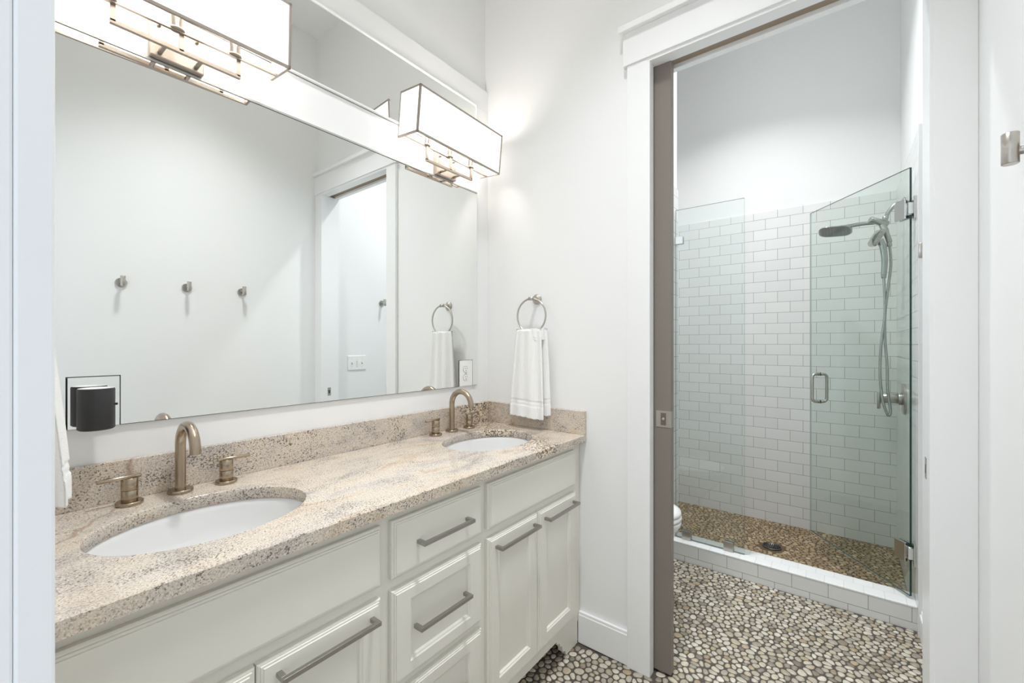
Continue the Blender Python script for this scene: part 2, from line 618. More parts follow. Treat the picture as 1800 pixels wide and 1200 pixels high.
# pocket door
d1 = struct('door_1', box((0.10, 0.030, 0.012), (0.9235, 0.066, 2.440), 0.0015), M_door)
lp = obj('latch_plate', box((0.8655, 0.0283, 0.985), (0.9245, 0.0300, 1.050), 0.0006), M_nickel, d1)
bm = box((0.884, 0.0279, 0.993), (0.905, 0.0284, 1.042), 0)
obj('finger_recess', bm, mat('recess metal', (0.23, 0.20, 0.16), 0.4, 1.0), lp)
bm = bmesh.new()
_cyl(bm, Vector((0.895, 0.0284, 1.019)), Vector((0.895, 0.024, 1.019)), 0.0055, 18, 0.001)
obj('latch_button', bm, M_chrome, lp)
for xx in (0.871, 0.919):
    bm = bmesh.new()
    _cyl(bm, Vector((xx, 0.0284, 1.0175)), Vector((xx, 0.0272, 1.0175)), 0.0026, 12, 0.0005)
    obj('screw', bm, M_nickel, lp)
obj('edge_plate', box((0.9233, 0.031, 0.985), (0.9250, 0.064, 1.050), 0.0005), M_nickel, d1)

# vanity wall boards framing the two mirrors
MT, MB, UB, UT, LT = 2.067, 1.111, 2.222, 2.512, 2.619
MR, ML = -0.094, -1.576
struct('trim_12', boxes(((-0.02, NY, UT), (0, 0, LT)), ((-0.02, MR, MB), (0, 0, UT)), ((-0.02, NY, MB), (0, ML, UT)), ((-0.02, ML, MT), (0, MR, UB)), ((-0.02, NY, 0.90), (0, 0, MB)), bev=0.0012), M_trim)

# ------------------------------------------------------------------ mirrors
OW = 0.0475
oyr, oyl = -0.176, -1.4815
zt = 1.236
out = [(ML, MB), (oyl - OW, MB), (oyl - OW, zt), (oyl + OW, zt), (oyl + OW, MB), (oyr - OW, MB), (oyr - OW, zt), (oyr + OW, zt), (oyr + OW, MB), (MR, MB), (MR, MT), (ML, MT)]


def shrink(pts, e):
    """offset an axis-aligned outline inwards"""
    n = len(pts)
    ar = sum(pts[k][0] * pts[(k + 1) % n][1] - pts[(k + 1) % n][0] * pts[k][1] for k in range(n))
    sg = 1 if ar > 0 else -1
    o_ = []
    for k in range(n):
        p0, p1, p2 = pts[k - 1], pts[k], pts[(k + 1) % n]
        n1 = (-(p1[1] - p0[1]), p1[0] - p0[0])
        n2_ = (-(p2[1] - p1[1]), p2[0] - p1[0])
        l1, l2 = math.hypot(*n1), math.hypot(*n2_)
        o_.append((p1[0] + sg * e * (n1[0] / l1 + n2_[0] / l2), p1[1] + sg * e * (n1[1] / l1 + n2_[1] / l2)))
    return o_


bigm = thing('mirror', 'large frameless wall mirror just above the granite backsplash', 'mirror', (0, 0, 0))
obj('backing', prism(out, 'x', 0.0004, 0.0066), M_medge, bigm)
obj('silvered_glass', prism(shrink(out, 0.0015), 'x', 0.0066, 0.0086), M_silv, bigm)
obj('top_channel', box((0.0004, ML, MT + 0.0002), (0.0105, MR, MT + 0.0072), 0.0006), M_chan, bigm)
um = thing('transom_mirror', 'narrow upper mirror strip above the two box sconces', 'mirror', (0, 0, 0))
obj('silvered_glass', box((0.0004, ML + 0.006, UB + 0.006), (0.0060, MR - 0.006, UT - 0.006)), M_silv, um)
bd = 0.008
obj('bead_frame', boxes(((0.0004, ML, UT - bd), (0.011, MR, UT)), ((0.0004, ML, UB), (0.011, MR, UB + bd)),
                        ((0.0004, MR - bd, UB), (0.011, MR, UT)), ((0.0004, ML, UB), (0.011, ML + bd, UT)), bev=0.003), M_trim, um)



def outlet(loc, label, lg, pm):
    t = thing('power_outlet', label, 'outlet', loc, 'outlets set into the big mirror')
    obj('gap_shade_strip', box((-0.0170, -0.0474, 0.0), (-0.0150, -0.0400, 0.1215)), M_slot, t)  # dark strip coloured as the deep shade beside the cover plate
    bm = box((-0.0135, -0.0470 + lg, 0.0), (-0.0085, 0.0470, 0.1235), 0.0006)
    obj('cover_plate', bm, pm, t)
    for z in (0.041, 0.081):
        bm = bmesh.new()
        lathe(bm, [(0, 0), (0.0172, 0), (0.0172, 0.0018), (0.0162, 0.0026), (0, 0.0026)], (-0.0086, 0, z), (1, 0, 0), 28, smooth=False)
        for v in bm.verts:
            v.co.z = z + max(-0.0142, min(0.0142, v.co.z - z))
        r = obj('receptacle', bm, M_plastic, t)
        bm = boxes(((-0.0061, -0.0070, z + 0.000), (-0.0057, -0.0054, z + 0.008)), ((-0.0061, 0.0054, z + 0.001), (-0.0057, 0.0070, z + 0.008)))
        _cyl(bm, Vector((-0.0061, 0, z - 0.007)), Vector((-0.0057, 0, z - 0.007)), 0.0024, 12, 0.0001)
        obj('slots', bm, M_slot, r)
        bm = bmesh.new()
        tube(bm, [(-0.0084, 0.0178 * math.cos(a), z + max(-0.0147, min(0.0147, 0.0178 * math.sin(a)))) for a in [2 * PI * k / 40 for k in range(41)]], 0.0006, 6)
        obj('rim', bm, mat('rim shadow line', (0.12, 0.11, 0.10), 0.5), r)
    bm = bmesh.new()
    _cyl(bm, Vector((-0.0086, 0, 0.061)), Vector((-0.0072, 0, 0.061)), 0.0030, 14, 0.0004)
    obj('screw', bm, M_nickel, t)
    return t


outlet((0.0175, oyr, 1.112), 'white double outlet in the right bottom corner of the big mirror', 0.006, M_plastic)
outlet((0.0175, oyl, 1.112), 'mirror-plated outlet behind the charcoal plug-in cylinder', 0.0012, M_silv)
# charcoal plug-in cylinder
t = thing('plug_in_speaker', 'charcoal plug-in cylinder on the outlet at the left of the big mirror', 'speaker', (0.0535, -1.484, 1.113))
bm = bmesh.new()
lathe(bm, [(0, 0), (0.030, 0), (0.0335, 0.003), (0.0335, 0.095), (0.032, 0.098)], (0, 0, 0), (0, 0, 1), 40)
obj('body', bm, M_char, t)
bm = bmesh.new()
lathe(bm, [(0.032, 0.098), (0.030, 0.0985), (0.027, 0.094), (0, 0.094)], (0, 0, 0), (0, 0, 1), 40)
obj('top_rim', bm, M_plastic, t, label='pale recessed top')
obj('plug', box((-0.043, -0.012, 0.03), (-0.031, 0.012, 0.055), 0.002), M_char, t)
bm = bmesh.new()
_cyl(bm, Vector((0.010, 0.0325, 0.058)), Vector((0.010, 0.0365, 0.058)), 0.003, 12, 0.0006)
obj('button', bm, M_slot, t)

# ------------------------------------------------------------------ vanity
XF = 0.535
v = thing('vanity_cabinet', 'long greige double-sink vanity cabinet with bar pulls under the granite top', 'vanity', (0, 0, 0))
YL = NY + 0.004
DZ0, DZ1, FZ0, FZ1 = 0.150, 0.683, 0.712, 0.862
bm = bmesh.new()
bx(bm, (XF - 0.02, YL, 0.10), (XF, -0.004, 0.885))
bx(bm, (0.004, YL, 0.10), (XF - 0.02, YL + 0.018, 0.885))
bx(bm, (0.004, -0.022, 0.10), (XF - 0.02, -0.004, 0.885))
bx(bm, (0.004, YL + 0.018, 0.10), (XF - 0.02, -0.022, 0.118))
bx(bm, (0.004, -1.03, 0.118), (XF - 0.02, -0.645, 0.70))
obj('carcass', bm, M_cab, v)
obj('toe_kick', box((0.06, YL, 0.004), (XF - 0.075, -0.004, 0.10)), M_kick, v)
for y0, y1, s in ((-0.118, -0.020, -1), (YL + 0.02, YL + 0.118, 1)):
    yin = y0 if s < 0 else y1
    pts = [(y0, 0.004), (y1, 0.004), (y1, 0.10), (y0, 0.10)]
    if s < 0:
        pts = [(-0.115, 0.004), (-0.020, 0.004), (-0.020, 0.1), (-0.190, 0.1), (-0.186, 0.086), (-0.168, 0.082), (-0.164, 0.066), (-0.148, 0.060), (-0.144, 0.034), (-0.122, 0.026)]
    else:
        pts = [(YL + 0.115, 0.004), (YL + 0.122, 0.026), (YL + 0.144, 0.034), (YL + 0.148, 0.060), (YL + 0.164, 0.066), (YL + 0.168, 0.082), (YL + 0.186, 0.086), (YL + 0.19, 0.1), (YL + 0.02, 0.1), (YL + 0.02, 0.004)]
    obj('bracket_foot', prism(pts, 'x', XF - 0.022, XF), M_cab, v)


def rings(y0, y1, z0, z1, prof):
    """stacked rectangular rings: (inset y, inset z, x)"""
    bm = bmesh.new()
    prev = None
    for iy, iz, x in prof:
        r = [bm.verts.new((x, y, z)) for y, z in ((y0 + iy, z0 + iz), (y1 - iy, z0 + iz), (y1 - iy, z1 - iz), (y0 + iy, z1 - iz))]
        if prev:
            for k in range(4):
                bm.faces.new((prev[k], prev[(k + 1) % 4], r[(k + 1) % 4], r[k]))
        else:
            bm.faces.new(r[::-1])
        prev = r
    bm.faces.new(prev)
    return bm


EDGE = [(0, 0, 0.0005), (0, 0, 0.0115), (0.0030, 0.0030, 0.0140), (0.0062, 0.0062, 0.0140), (0.0068, 0.0068, 0.0168), (0.0110, 0.0110, 0.0168), (0.0118, 0.0118, 0.0195)]


def front(name, y0, y1, z0, z1, stile=None, rail=None):
    pr = [(a, b_, XF + c) for a, b_, c in EDGE]
    if stile:
        for k, (e, x) in enumerate(((0, 0.0195), (0.0035, 0.0165), (0.007, 0.0155), (0.0105, 0.0095))):
            pr.append((stile + e, rail + e, XF + x))
    return obj(name, rings(y0, y1, z0, z1, pr), M_cab, v)


def pull(par, yc, z, ln, xf=XF + 0.0195):
    bm = bmesh.new()
    h = 0.0052
    bx(bm, (xf + 0.022, yc - ln / 2, z - h), (xf + 0.032, yc + ln / 2, z + h), 0.0008)
    for s in (-1, 1):
        ye = yc + s * ln / 2
        bx(bm, (xf - 0.0005, ye - s * 0.011, z - h), (xf + 0.0225, ye, z + h), 0.0008)
    obj('pull', bm, M_pull, par)


front('false_front', -0.635, -0.062, FZ0, FZ1)
front('false_front', YL + 0.020, -1.040, FZ0, FZ1)
d = front('drawer', -1.008, -0.665, FZ0, FZ1)
pull(d, -0.832, 0.785, 0.198)
d = front('drawer', -1.008, -0.665, 0.436, DZ1 - 0.001, 0.056, 0.040)
pull(d, -0.842, 0.563, 0.198)
d = front('drawer', -1.008, -0.665, 0.160, 0.413, 0.056, 0.040)
pull(d, -0.842, 0.285, 0.198)
for y0, y1, yc in ((-0.347, -0.060, -0.198), (-0.635, -0.350, -0.489), (-1.326, -1.040, -1.178), (YL + 0.020, -1.329, -1.475)):
    d = front('cabinet_door', y0, y1, DZ0, DZ1, 0.053, 0.053)
    pull(d, yc, 0.647, 0.228)

# countertop with two oval cut-outs
ZC = 0.920
CX = 0.569
SINKS = (-0.335, -1.328)
SXC, SA, SB = 0.293, 0.163, 0.212
NE = 72


def slab():
    bm = bmesh.new()
    x0, x1, y0, y1 = 0.0, CX, YL, -0.003
    e = 0.003
    cells = [(y0, (SINKS[1] + SINKS[0]) / 2, SINKS[1]), ((SINKS[1] + SINKS[0]) / 2, y1, SINKS[0])]
    for ya, yb, cy in cells:
        def ring(z, grow, sink):
            return [bm.verts.new((SXC + (SA + sink) * math.cos(2 * PI * k / NE), cy + (SB + sink) * math.sin(2 * PI * k / NE), z)) for k in range(NE)]

        def rect(z, ex):
            o_ = []
            for k in range(NE):
                a = 2 * PI * k / NE
                dx, dy = math.cos(a) * SA, math.sin(a) * SB
                s = min((((x1 - ex) - SXC) / dx) if dx > 1e-9 else 1e9, ((x0 - SXC) / dx) if dx < -1e-9 else 1e9,
                        ((yb - cy) / dy) if dy > 1e-9 else 1e9, ((ya - cy) / dy) if dy < -1e-9 else 1e9)
                o_.append([SXC + dx * s, cy + dy * s])
            # snap nearest samples to the corners
            for cxn, cyn in ((x0, ya), (x0, yb), (x1 - ex, ya), (x1 - ex, yb)):
                j = min(range(NE), key=lambda q: (o_[q][0] - cxn) ** 2 + (o_[q][1] - cyn) ** 2)
                o_[j] = [cxn, cyn]
            return [bm.verts.new((p[0], p[1], z)) for p in o_]
        R = [ring(ZC - 0.031, 0, 0), ring(ZC - 0.003, 0, 0), ring(ZC - 0.0008, 0, 0.0008), ring(ZC, 0, 0.003)]
        Q = [rect(ZC, e), rect(ZC - 0.003, 0), rect(ZC - 0.031, 0)]
        seq = R + Q
        for A, B in zip(seq, seq[1:]):
            for k in range(NE):
                k2 = (k + 1) % NE
                # no inner faces on the seam between the two halves
                if A in (Q[0], Q[1]) and B in (Q[1], Q[2]):
                    mid = (A[k].co + A[k2].co) / 2
                    if abs(mid.y - cells[0][1]) < 1e-5 and abs(A[k].co.y - A[k2].co.y) < 1e-5:
                        continue
                f = bm.faces.new((A[k], A[k2], B[k2], B[k]))
                if A in R[:3]:
                    f.smooth = True
        for k in range(NE):
            k2 = (k + 1) % NE
            bm.faces.new((Q[2][k], Q[2][k2], R[0][k2], R[0][k]))
    bmesh.ops.remove_doubles(bm, verts=bm.verts, dist=1e-5)
    return bm


tag(obj('countertop', slab(), M_gran), 'speckled cream granite countertop with two oval sink cut-outs', 'countertop')
tag(obj('backsplash', box((0.0005, YL, ZC), (0.020, -0.0005, 1.022), 0.0015), M_gran), 'long speckled granite backsplash strip running below the big mirror', 'backsplash')
tag(obj('backsplash', box((0.0202, -0.020, ZC), (CX, -0.0005, 1.022), 0.0015), M_gran), 'short granite splash strip on the back wall below the ring with a towel', 'backsplash')


def sink(y, label):
    t = thing('sink', label, 'sink', (SXC, y, ZC - 0.031), 'undermount sinks')
    bm = bmesh.new()
    ro = 0.010
    prof = [(1.07, 0.0), (1.05, 0.0), (1.015, 0.0), (1.0, -0.004), (0.985, -0.018), (0.95, -0.06), (0.85, -0.105), (0.62, -0.138), (0.30, -0.150), (0.10, -0.152)]
    outer = [(0.10, -0.162), (0.32, -0.160), (0.66, -0.148), (0.90, -0.112), (1.0, -0.06), (1.06, -0.012)]
    rs = []
    for s, z in prof + outer:
        rs.append([bm.verts.new(((SA + 0.002) * s * math.cos(2 * PI * k / 64), (SB + 0.002) * s * math.sin(2 * PI * k / 64), z - 0.0005)) for k in range(64)])
    rs.append(rs[0])
    for A, B in zip(rs, rs[1:]):
        for k in range(64):
            f = bm.faces.new((A[k], A[(k + 1) % 64], B[(k + 1) % 64], B[k]))
            f.smooth = True
    obj('bowl', bm, M_ceramic, t)
    bm = bmesh.new()
    lathe(bm, [(0, -0.152), (0.015, -0.152), (0.0215, -0.150), (0.0215, -0.160), (0, -0.160)], (0, 0, 0), (0, 0, 1), 28)
    obj('drain', bm, M_bronze, t)
    return t


sink(SINKS[1], 'oval white undermount sink nearest the camera, left of the drawers')
sink(SINKS[0], 'oval white undermount sink farther away, below the ring with the full towel')


def faucet(y, label):
    t = thing('faucet', label, 'faucet', (0.057, y, ZC), 'widespread bathroom faucets')
    R_, rt = 0.059, 0.0122
    zs = 0.125
    pts = [(0, 0, 0.006), (0, 0, 0.03), (0, 0, 0.07), (0, 0, 0.10), (0, 0, zs)] + [(R_ - R_ * math.cos(a), 0, zs + R_ * math.sin(a)) for a in [PI * k / 22 for k in range(1, 23)]] + [(2 * R_, 0, zs - 0.006)]
    bm = bmesh.new()
    tube(bm, pts, rt, 24, cap=False)
    # hollow tip
    bm2 = bm
    lathe(bm2, [(0, zs + 0.004), (rt - 0.0025, zs + 0.004), (rt - 0.0025, zs - 0.006), (rt, zs - 0.006)], (2 * R_, 0, 0), (0, 0, 1), 24)
    s = obj('spout', bm, M_bronze, t)
    bm = bmesh.new()
    _cyl(bm, Vector((0, 0, 0)), Vector((0, 0, 0.009)), 0.0285, 36, 0.0012)
    obj('flange', bm, M_bronze, s)
    for sg in (-1, 1):
        bm = bmesh.new()
        yy = sg * 0.105
        _cyl(bm, Vector((0.008, yy, 0.008)), Vector((0.008, yy, 0.036)), 0.0165, 30, 0.0006)
        _cyl(bm, Vector((0.008, yy, 0.0366)), Vector((0.008, yy, 0.0655)), 0.0168, 30, 0.0008)
        h = obj('handle', bm, M_bronze, t)
        bm = bmesh.new()
        _cyl(bm, Vector((0.008, yy, 0)), Vector((0.008, yy, 0.009)), 0.027, 34, 0.0012)
        obj('flange', bm, M_bronze, h)
        bm = bmesh.new()
        _cyl(bm, Vector((0.008, yy - sg * 0.022, 0.068)), Vector((0.012, yy + sg * 0.060, 0.068)), 0.0049, 18, 0.0008)
        obj('lever', bm, M_bronze, h)
    return t


f0 = faucet(-1.321, 'bronze gooseneck faucet with two levers behind the nearest oval sink')
dup(f0, (0.055, -0.314, ZC), 'bronze gooseneck faucet with two levers in the far corner by the towel')

# ------------------------------------------------------------------ vanity lights


def vanity_light(by, centre, roll, tilt, yoff, label):
    t = thing('wall_sconce', label, 'wall lamp', (0, by, 2.06), 'box sconces over the mirror')
    off = Vector((0, by, 2.06))
    LL, HH, DD = 0.505, 0.184, 0.122
    Rm = Matrix.Rotation(tilt, 4, 'Y') @ Matrix.Rotation(roll, 4, 'X')
    Mx = Matrix.Translation(Vector(centre) - off) @ Rm
    bm = box((0.0003, -0.060, 0.0150), (0.028, 0.060, 0.130), 0.004, 3)
    obj('backplate', bm, M_satin, t)
    for yy, zz in ((-0.042, 0.098), (0.042, 0.098)):
        bm = bmesh.new()
        lathe(bm, [(0.0045, 0), (0.0045, 0.004), (0.0022, 0.006), (0.003, 0.009), (0, 0.011)], (0.0277, yy, zz), (1, 0, 0), 14)
        obj('finial', bm, M_satin, t)

    def xf(bm):
        bm.transform(Mx)
        return bm
    e = 0.0072
    # metal edge frame of the shade
    bm = bmesh.new()
    hx, hy, hz = DD / 2, LL / 2, HH / 2
    for sx in (-1, 1):
        for sy in (-1, 1):
            w = e * (1.0 if sx > 0 else 0.6)
            bx(bm, (sx * hx, sy * hy, -hz), (sx * (hx - w), sy * (hy - w), hz))
        for sz in (-1, 1):
            if sx > 0:
                bx(bm, (sx * hx, -hy, sz * hz), (sx * (hx - e), hy, sz * (hz - e)))
    for sy in (-1, 1):
        for sz in (-1, 1):
            bx(bm, (-hx, sy * hy, sz * hz), (hx, sy * (hy - e), sz * (hz - e)))
    obj('shade_frame', xf(bm), M_satin, t)
    # diffuser panels: front and two ends
    q = 0.0012
    for A, B in (((hx - 0.0035, -hy + 0.003, -hz + 0.003), (hx - 0.001, hy - 0.003, hz - 0.003)),
                 ((-hx + 0.001, -hy + 0.001, -hz + 0.003), (hx - 0.004, -hy + 0.0035, hz - 0.003)),
                 ((-hx + 0.001, hy - 0.0035, -hz + 0.003), (hx - 0.004, hy - 0.001, hz - 0.003))):
        obj('shade_panel', xf(box(A, B)), M_shade, t, label='glowing white shade panel')
    # mid bar and lower bracket
    bm = box((-0.0265, -hy, -hz + 0.0005), (-0.0165, hy, -hz + 0.0055))
    obj('cross_bar', xf(bm), M_satin, t)
    bm = bmesh.new()
    w = 0.0052
    xb, yb, zb, zt_ = 0.075, centre[1] - by + yoff, 2.083 - 2.06, centre[2] - 0.087 - 2.06
    bx(bm, (xb - w, yb - 0.140, zb), (xb + w, yb + 0.140, zb + 2 * w), 0.0006)
    for yy in (-0.140 + w, 0.0, 0.140 - w):
        bx(bm, (xb - w, yb + yy - w, zb + w), (xb + w, yb + yy + w, zt_ + (yy * math.tan(roll))), 0.0006)
    obj('bracket', bm, M_satin, t)
    for yy in (-0.040, 0.040):
        bm = bmesh.new()
        _cyl(bm, Vector((0.027, yy, zb + w)), Vector((xb - w + 0.001, yy, zb + w)), 0.0055, 16, 0.0005)
        obj('arm', bm, M_satin, t)
    for yy in (-0.134, 0.0, 0.134):
        bm = bmesh.new()
        lathe(bm, [(0, -hz + 0.004), (0.0165, -hz + 0.004), (0.0165, -hz + 0.009), (0.013, -hz + 0.011), (0.013, -hz + 0.040), (0, -hz + 0.040)], (-0.0215, yy, 0), (0, 0, 1), 20)
        so = obj('socket', xf(bm), M_satin, t)
        bm = bmesh.new()
        lathe(bm, [(0.009, -hz + 0.040), (0.012, -hz + 0.050), (0.020, -hz + 0.070), (0.020, -hz + 0.085), (0.012, -hz + 0.102), (0, -hz + 0.106)], (-0.0215, yy, 0), (0, 0, 1), 20)
        obj('bulb', xf(bm), M_bulb, so)
        p = Mx @ Vector((-0.0215, yy, 0.035)) + off
        lamp('bulb_glow', 'POINT', p, 0.42, (1.0, 0.965, 0.93), 0.03)
    return t


vanity_light(-1.318, (0.114, -1.337, 2.220), math.radians(1.18), math.radians(4.6), 0.013, 'white box sconce cut by the top of the frame, on the left above the mirror')
vanity_light(-0.318, (0.099, -0.341, 2.232), math.radians(-1.3), math.radians(4.8), -0.003, 'white box sconce by the room corner, seen whole above the mirror')

# ceiling lamps above the frame; the vanity room's is added to brighten it
for nm, loc, r, lb in (('added_ceiling_light', (0.95, -0.85, HC), 0.15, 'unseen round flush ceiling lamp added to brighten the vanity room'), ('recessed_light', (0.88, 0.90, HC), 0.09, 'small round recessed lamp above the toilet room')):
    t = thing(nm, lb, 'ceiling lamp', loc)
    bm = bmesh.new()
    lathe(bm, [(r, 0), (r, -0.02), (r - 0.012, -0.024), (r - 0.014, -0.018), (r - 0.014, 0)], (0, 0, 0), (0, 0, 1), 40)
    obj('trim_ring', bm, M_plastic, t)
    bm = bmesh.new()
    lathe(bm, [(0, -0.012), (r - 0.014, -0.012), (r - 0.014, -0.006), (0, -0.006)], (0, 0, 0), (0, 0, 1), 40)
    obj('lens', bm, M_lens, t)

# ------------------------------------------------------------------ towel rings and towels


def towel_ring(loc, label):
    t = thing('towel_ring', label, 'towel ring', loc)
    bm = bmesh.new()
    lathe(bm, [(0, 0.0), (0.0245, 0.0), (0.0245, 0.004), (0.021, 0.0065), (0.019, 0.0065), (0.017, 0.010), (0.0135, 0.011), (0, 0.011)], (0, -0.0006, 0), (0, -1, 0), 36)
    obj('rosette', bm, M_nickel, t)
    bm = bmesh.new()
    _cyl(bm, Vector((0, -0.010, 0)), Vector((0, -0.050, 0)), 0.0085, 20, 0.001)
    tube(bm, [(-0.012, -0.050, 0.0), (0.012, -0.050, 0.0)], 0.0085, 16)
    obj('post', bm, M_nickel, t)
    bm = bmesh.new()
    Rr = 0.080
    pts = [(Rr * math.sin(a), -0.050, -Rr + Rr * math.cos(a)) for a in [2 * PI * k / 64 for k in range(65)]]
    tube(bm, pts, 0.0042, 12, cap=False)
    bmesh.ops.remove_doubles(bm, verts=bm.verts, dist=1e-5)
    obj('ring', bm, M_nickel, t)
    return t


RX, RZ = 0.309, 1.527
towel_ring((RX, 0, RZ), 'nickel towel ring on the back wall holding the full hanging hand towel')


def towel(name, loc, label, h=0.392, mir=1, seed=1, out_=0.020):
    """hand towel folded over the bottom of a ring; local origin at the ring's bottom, wall towards +y"""
    rnd = random.Random(seed)
    bm = bmesh.new()
    nu, nv = 96, 110

    def layer(x0t, x1t, x0b, x1b, ytop, ybot, zb, th, ph):
        front_, back_ = [], []
        for j in range(nv + 1):
            v_ = j / nv
            z = 0.020 - (zb + 0.020) * v_
            k = min(1.0, v_ / 0.9)
            sm = k ** 0.75
            x0 = x0t + (x0b - x0t) * sm
            x1 = x1t + (x1b - x1t) * sm
            yb = ytop + (ybot - ytop) * sm
            rf, rb = [], []
            for i in range(nu + 1):
                u = i / nu
                x = x0 + (x1 - x0) * u
                fold = 0.0075 * (1 - 0.55 * v_) * math.sin(u * 8.5 + ph + 0.6 * v_) + 0.004 * math.sin(u * 17 + ph * 2 - 1.2 * v_)
                rib = 0.0007 * math.sin(u * 2 * PI * 26)
                if 0.80 < v_ < 0.865:
                    rib = -0.0013 + 0.0005 * math.sin(v_ * 2 * PI * 90)
                edge = -(max(0, 1 - u / 0.05) ** 2 + max(0, (u - 0.95) / 0.05) ** 2) * th * 0.5
                topc = -max(0, 1 - v_ / 0.03) ** 2 * 0.009
                zz = z + 0.004 * math.sin(u * 5 + ph) * v_ + 0.0012 * math.sin(u * 40) * (v_ > 0.97)
                rf.append(bm.verts.new((mir * x, yb - th / 2 + fold - rib - edge - topc, zz)))
                rb.append(bm.verts.new((mir * x, yb + th / 2 + fold * 0.7 + edge + topc, zz)))
            front_.append(rf)
            back_.append(rb)
        for j in range(nv):
            for i in range(nu):
                for G, fl in ((front_, False), (back_, True)):
                    f = bm.faces.new((G[j][i], G[j][i + 1], G[j + 1][i + 1], G[j + 1][i]))
                    f.smooth = True
        for j in range(nv):
            for i in (0, nu):
                f = bm.faces.new((front_[j][i], front_[j + 1][i], back_[j + 1][i], back_[j][i]))
                f.smooth = True
        for j in (0, nv):
            for i in range(nu):
                f = bm.faces.new((front_[j][i], front_[j][i + 1], back_[j][i + 1], back_[j][i]))
                f.smooth = True
    layer(-0.078, 0.062, -0.112, 0.083, -0.012, -out_, h, 0.014, 0.4)
    layer(-0.060, 0.080, -0.092, 0.099, 0.010, 0.014, h - 0.012, 0.014, 1.9)
    layer(-0.074, 0.074, -0.074, 0.074, 0.0, 0.0, 0.03, 0.030, 0.4)
    return tag(obj(name, bm, M_towel, None, loc), label, 'towel')


towel('hand_towel', (RX, -0.050, RZ - 0.160), 'white hand towel hanging in full view on the back wall ring')
# near wall: ring facing into the room
tr2 = towel_ring((0.30, NY, RZ), 'nickel towel ring on the near wall, hidden behind the left door casing')
tr2.rotation_euler = (0, 0, PI)
tw2 = towel('hand_towel', (0.30, NY + 0.050, RZ - 0.160), 'white hand towel peeking out at the left edge of the frame', h=0.332, seed=3, out_=0.040)
tw2.rotation_euler = (0, 0, PI)

# ------------------------------------------------------------------ robe hooks (flange on a wall that faces -x)


def hook(loc, label, group):
    t = thing('robe_hook', label, 'hook', loc, group)
    bm = bmesh.new()
    lathe(bm, [(0, 0), (0.026, 0), (0.026, 0.006), (0.0245, 0.0075), (0, 0.0075)], (-0.0004, 0, 0), (-1, 0, 0), 32, smooth=False)
    obj('flange', bm, M_nickel, t)
    bm = bmesh.new()
    _cyl(bm, Vector((-0.007, 0, 0)), Vector((-0.038, 0, 0)), 0.0075, 18, 0.0005)
    obj('stem', bm, M_nickel, t)
    bm = bmesh.new()
    _cyl(bm, Vector((-0.047, 0, -0.022)), Vector((-0.047, 0, 0.034)), 0.0115, 26, 0.0012)
    obj('peg', bm, M_nickel, t)
    return t


k0 = hook((WX, -0.523, 1.662), 'nickel peg hook at the right edge of the frame', 'robe hooks on the right wall')
dup(k0, (WX, -0.826, 1.660), 'nickel peg hook seen in the mirror, middle of the three on the right wall')
dup(k0, (WX, -1.129, 1.658), 'nickel peg hook seen in the mirror, leftmost there of the three')
kk = dup(k0, (WX, 0.575, 1.668), 'nickel peg hook beyond the doorway, beside the glass shower door')
del kk['group']

# triple switch on the toilet room's right wall (seen in the mirror)
t = thing('light_switch', 'white triple toggle switch plate seen through the doorway in the mirror', 'light switch', (WX, 0.335, 1.102))
obj('cover_plate', box((-0.006, -0.083, 0), (-0.0005, 0.083, 0.116), 0.002), M_plastic, t)
for k, yy in enumerate((-0.046, 0, 0.046)):
    tg = obj('toggle', box((-0.016, yy - 0.0045, 0.052 + (0.004 if k != 1 else -0.006)), (-0.0055, yy + 0.0045, 0.066 + (0.002 if k != 1 else -0.006)), 0.0015), M_plastic, t)
M_sgrey = mat('switch shadow grey', (0.45, 0.46, 0.47), 0.5)
for yy in (-0.046, 0, 0.046):
    obj('toggle_slot', box((-0.0064, yy - 0.0055, 0.046), (-0.0058, yy + 0.0055, 0.070)), M_sgrey, t)
    for zz in (0.028, 0.088):
        bm = bmesh.new()
        _cyl(bm, Vector((-0.0055, yy, zz)), Vector((-0.0068, yy, zz)), 0.0026, 12, 0.0004)
        obj('screw', bm, M_sgrey, t)

# ------------------------------------------------------------------ shower
GT = 0.010
GZ = 2.148


def pane(a, b, name, par, edge, gl, far=None):
    bm = box(a, b)
    bmesh.ops.recalc_face_normals(bm, faces=bm.faces)
    bm.normal_update()
    ext = [abs(a[k] - b[k]) for k in range(3)]
    thin = ext.index(min(ext))
    for f in bm.faces:
        f.material_index = 0 if abs(f.normal[thin]) > 0.9 else (2 if f.normal.x > 0.9 else 1)
    return obj(name, bm, [gl, edge, far or edge], par)


t = thing('shower_glass_panel', 'fixed clear glass shower panel clamped on the white curb', 'shower screen', (0.63, 1.06, 0.114))
pane((0.0, -GT / 2, 0.004), (0.383, GT / 2, GZ - 0.114), 'pane', t, M_gedge2, M_glass2)
for x in (0.067, 0.301):
    cl = obj('clamp', boxes(((x - 0.026, -0.017, 0.0005), (x + 0.026, -GT / 2, 0.056)), ((x - 0.026, GT / 2, 0.0005), (x + 0.026, 0.017, 0.056)), bev=0.0012), M_nickel, t)
obj('clamp', boxes(((0.0, -0.017, 1.82), (0.046, -GT / 2, 1.866)), ((0.0, GT / 2, 1.82), (0.046, 0.017, 1.866)), bev=0.0012), M_chrome, t)

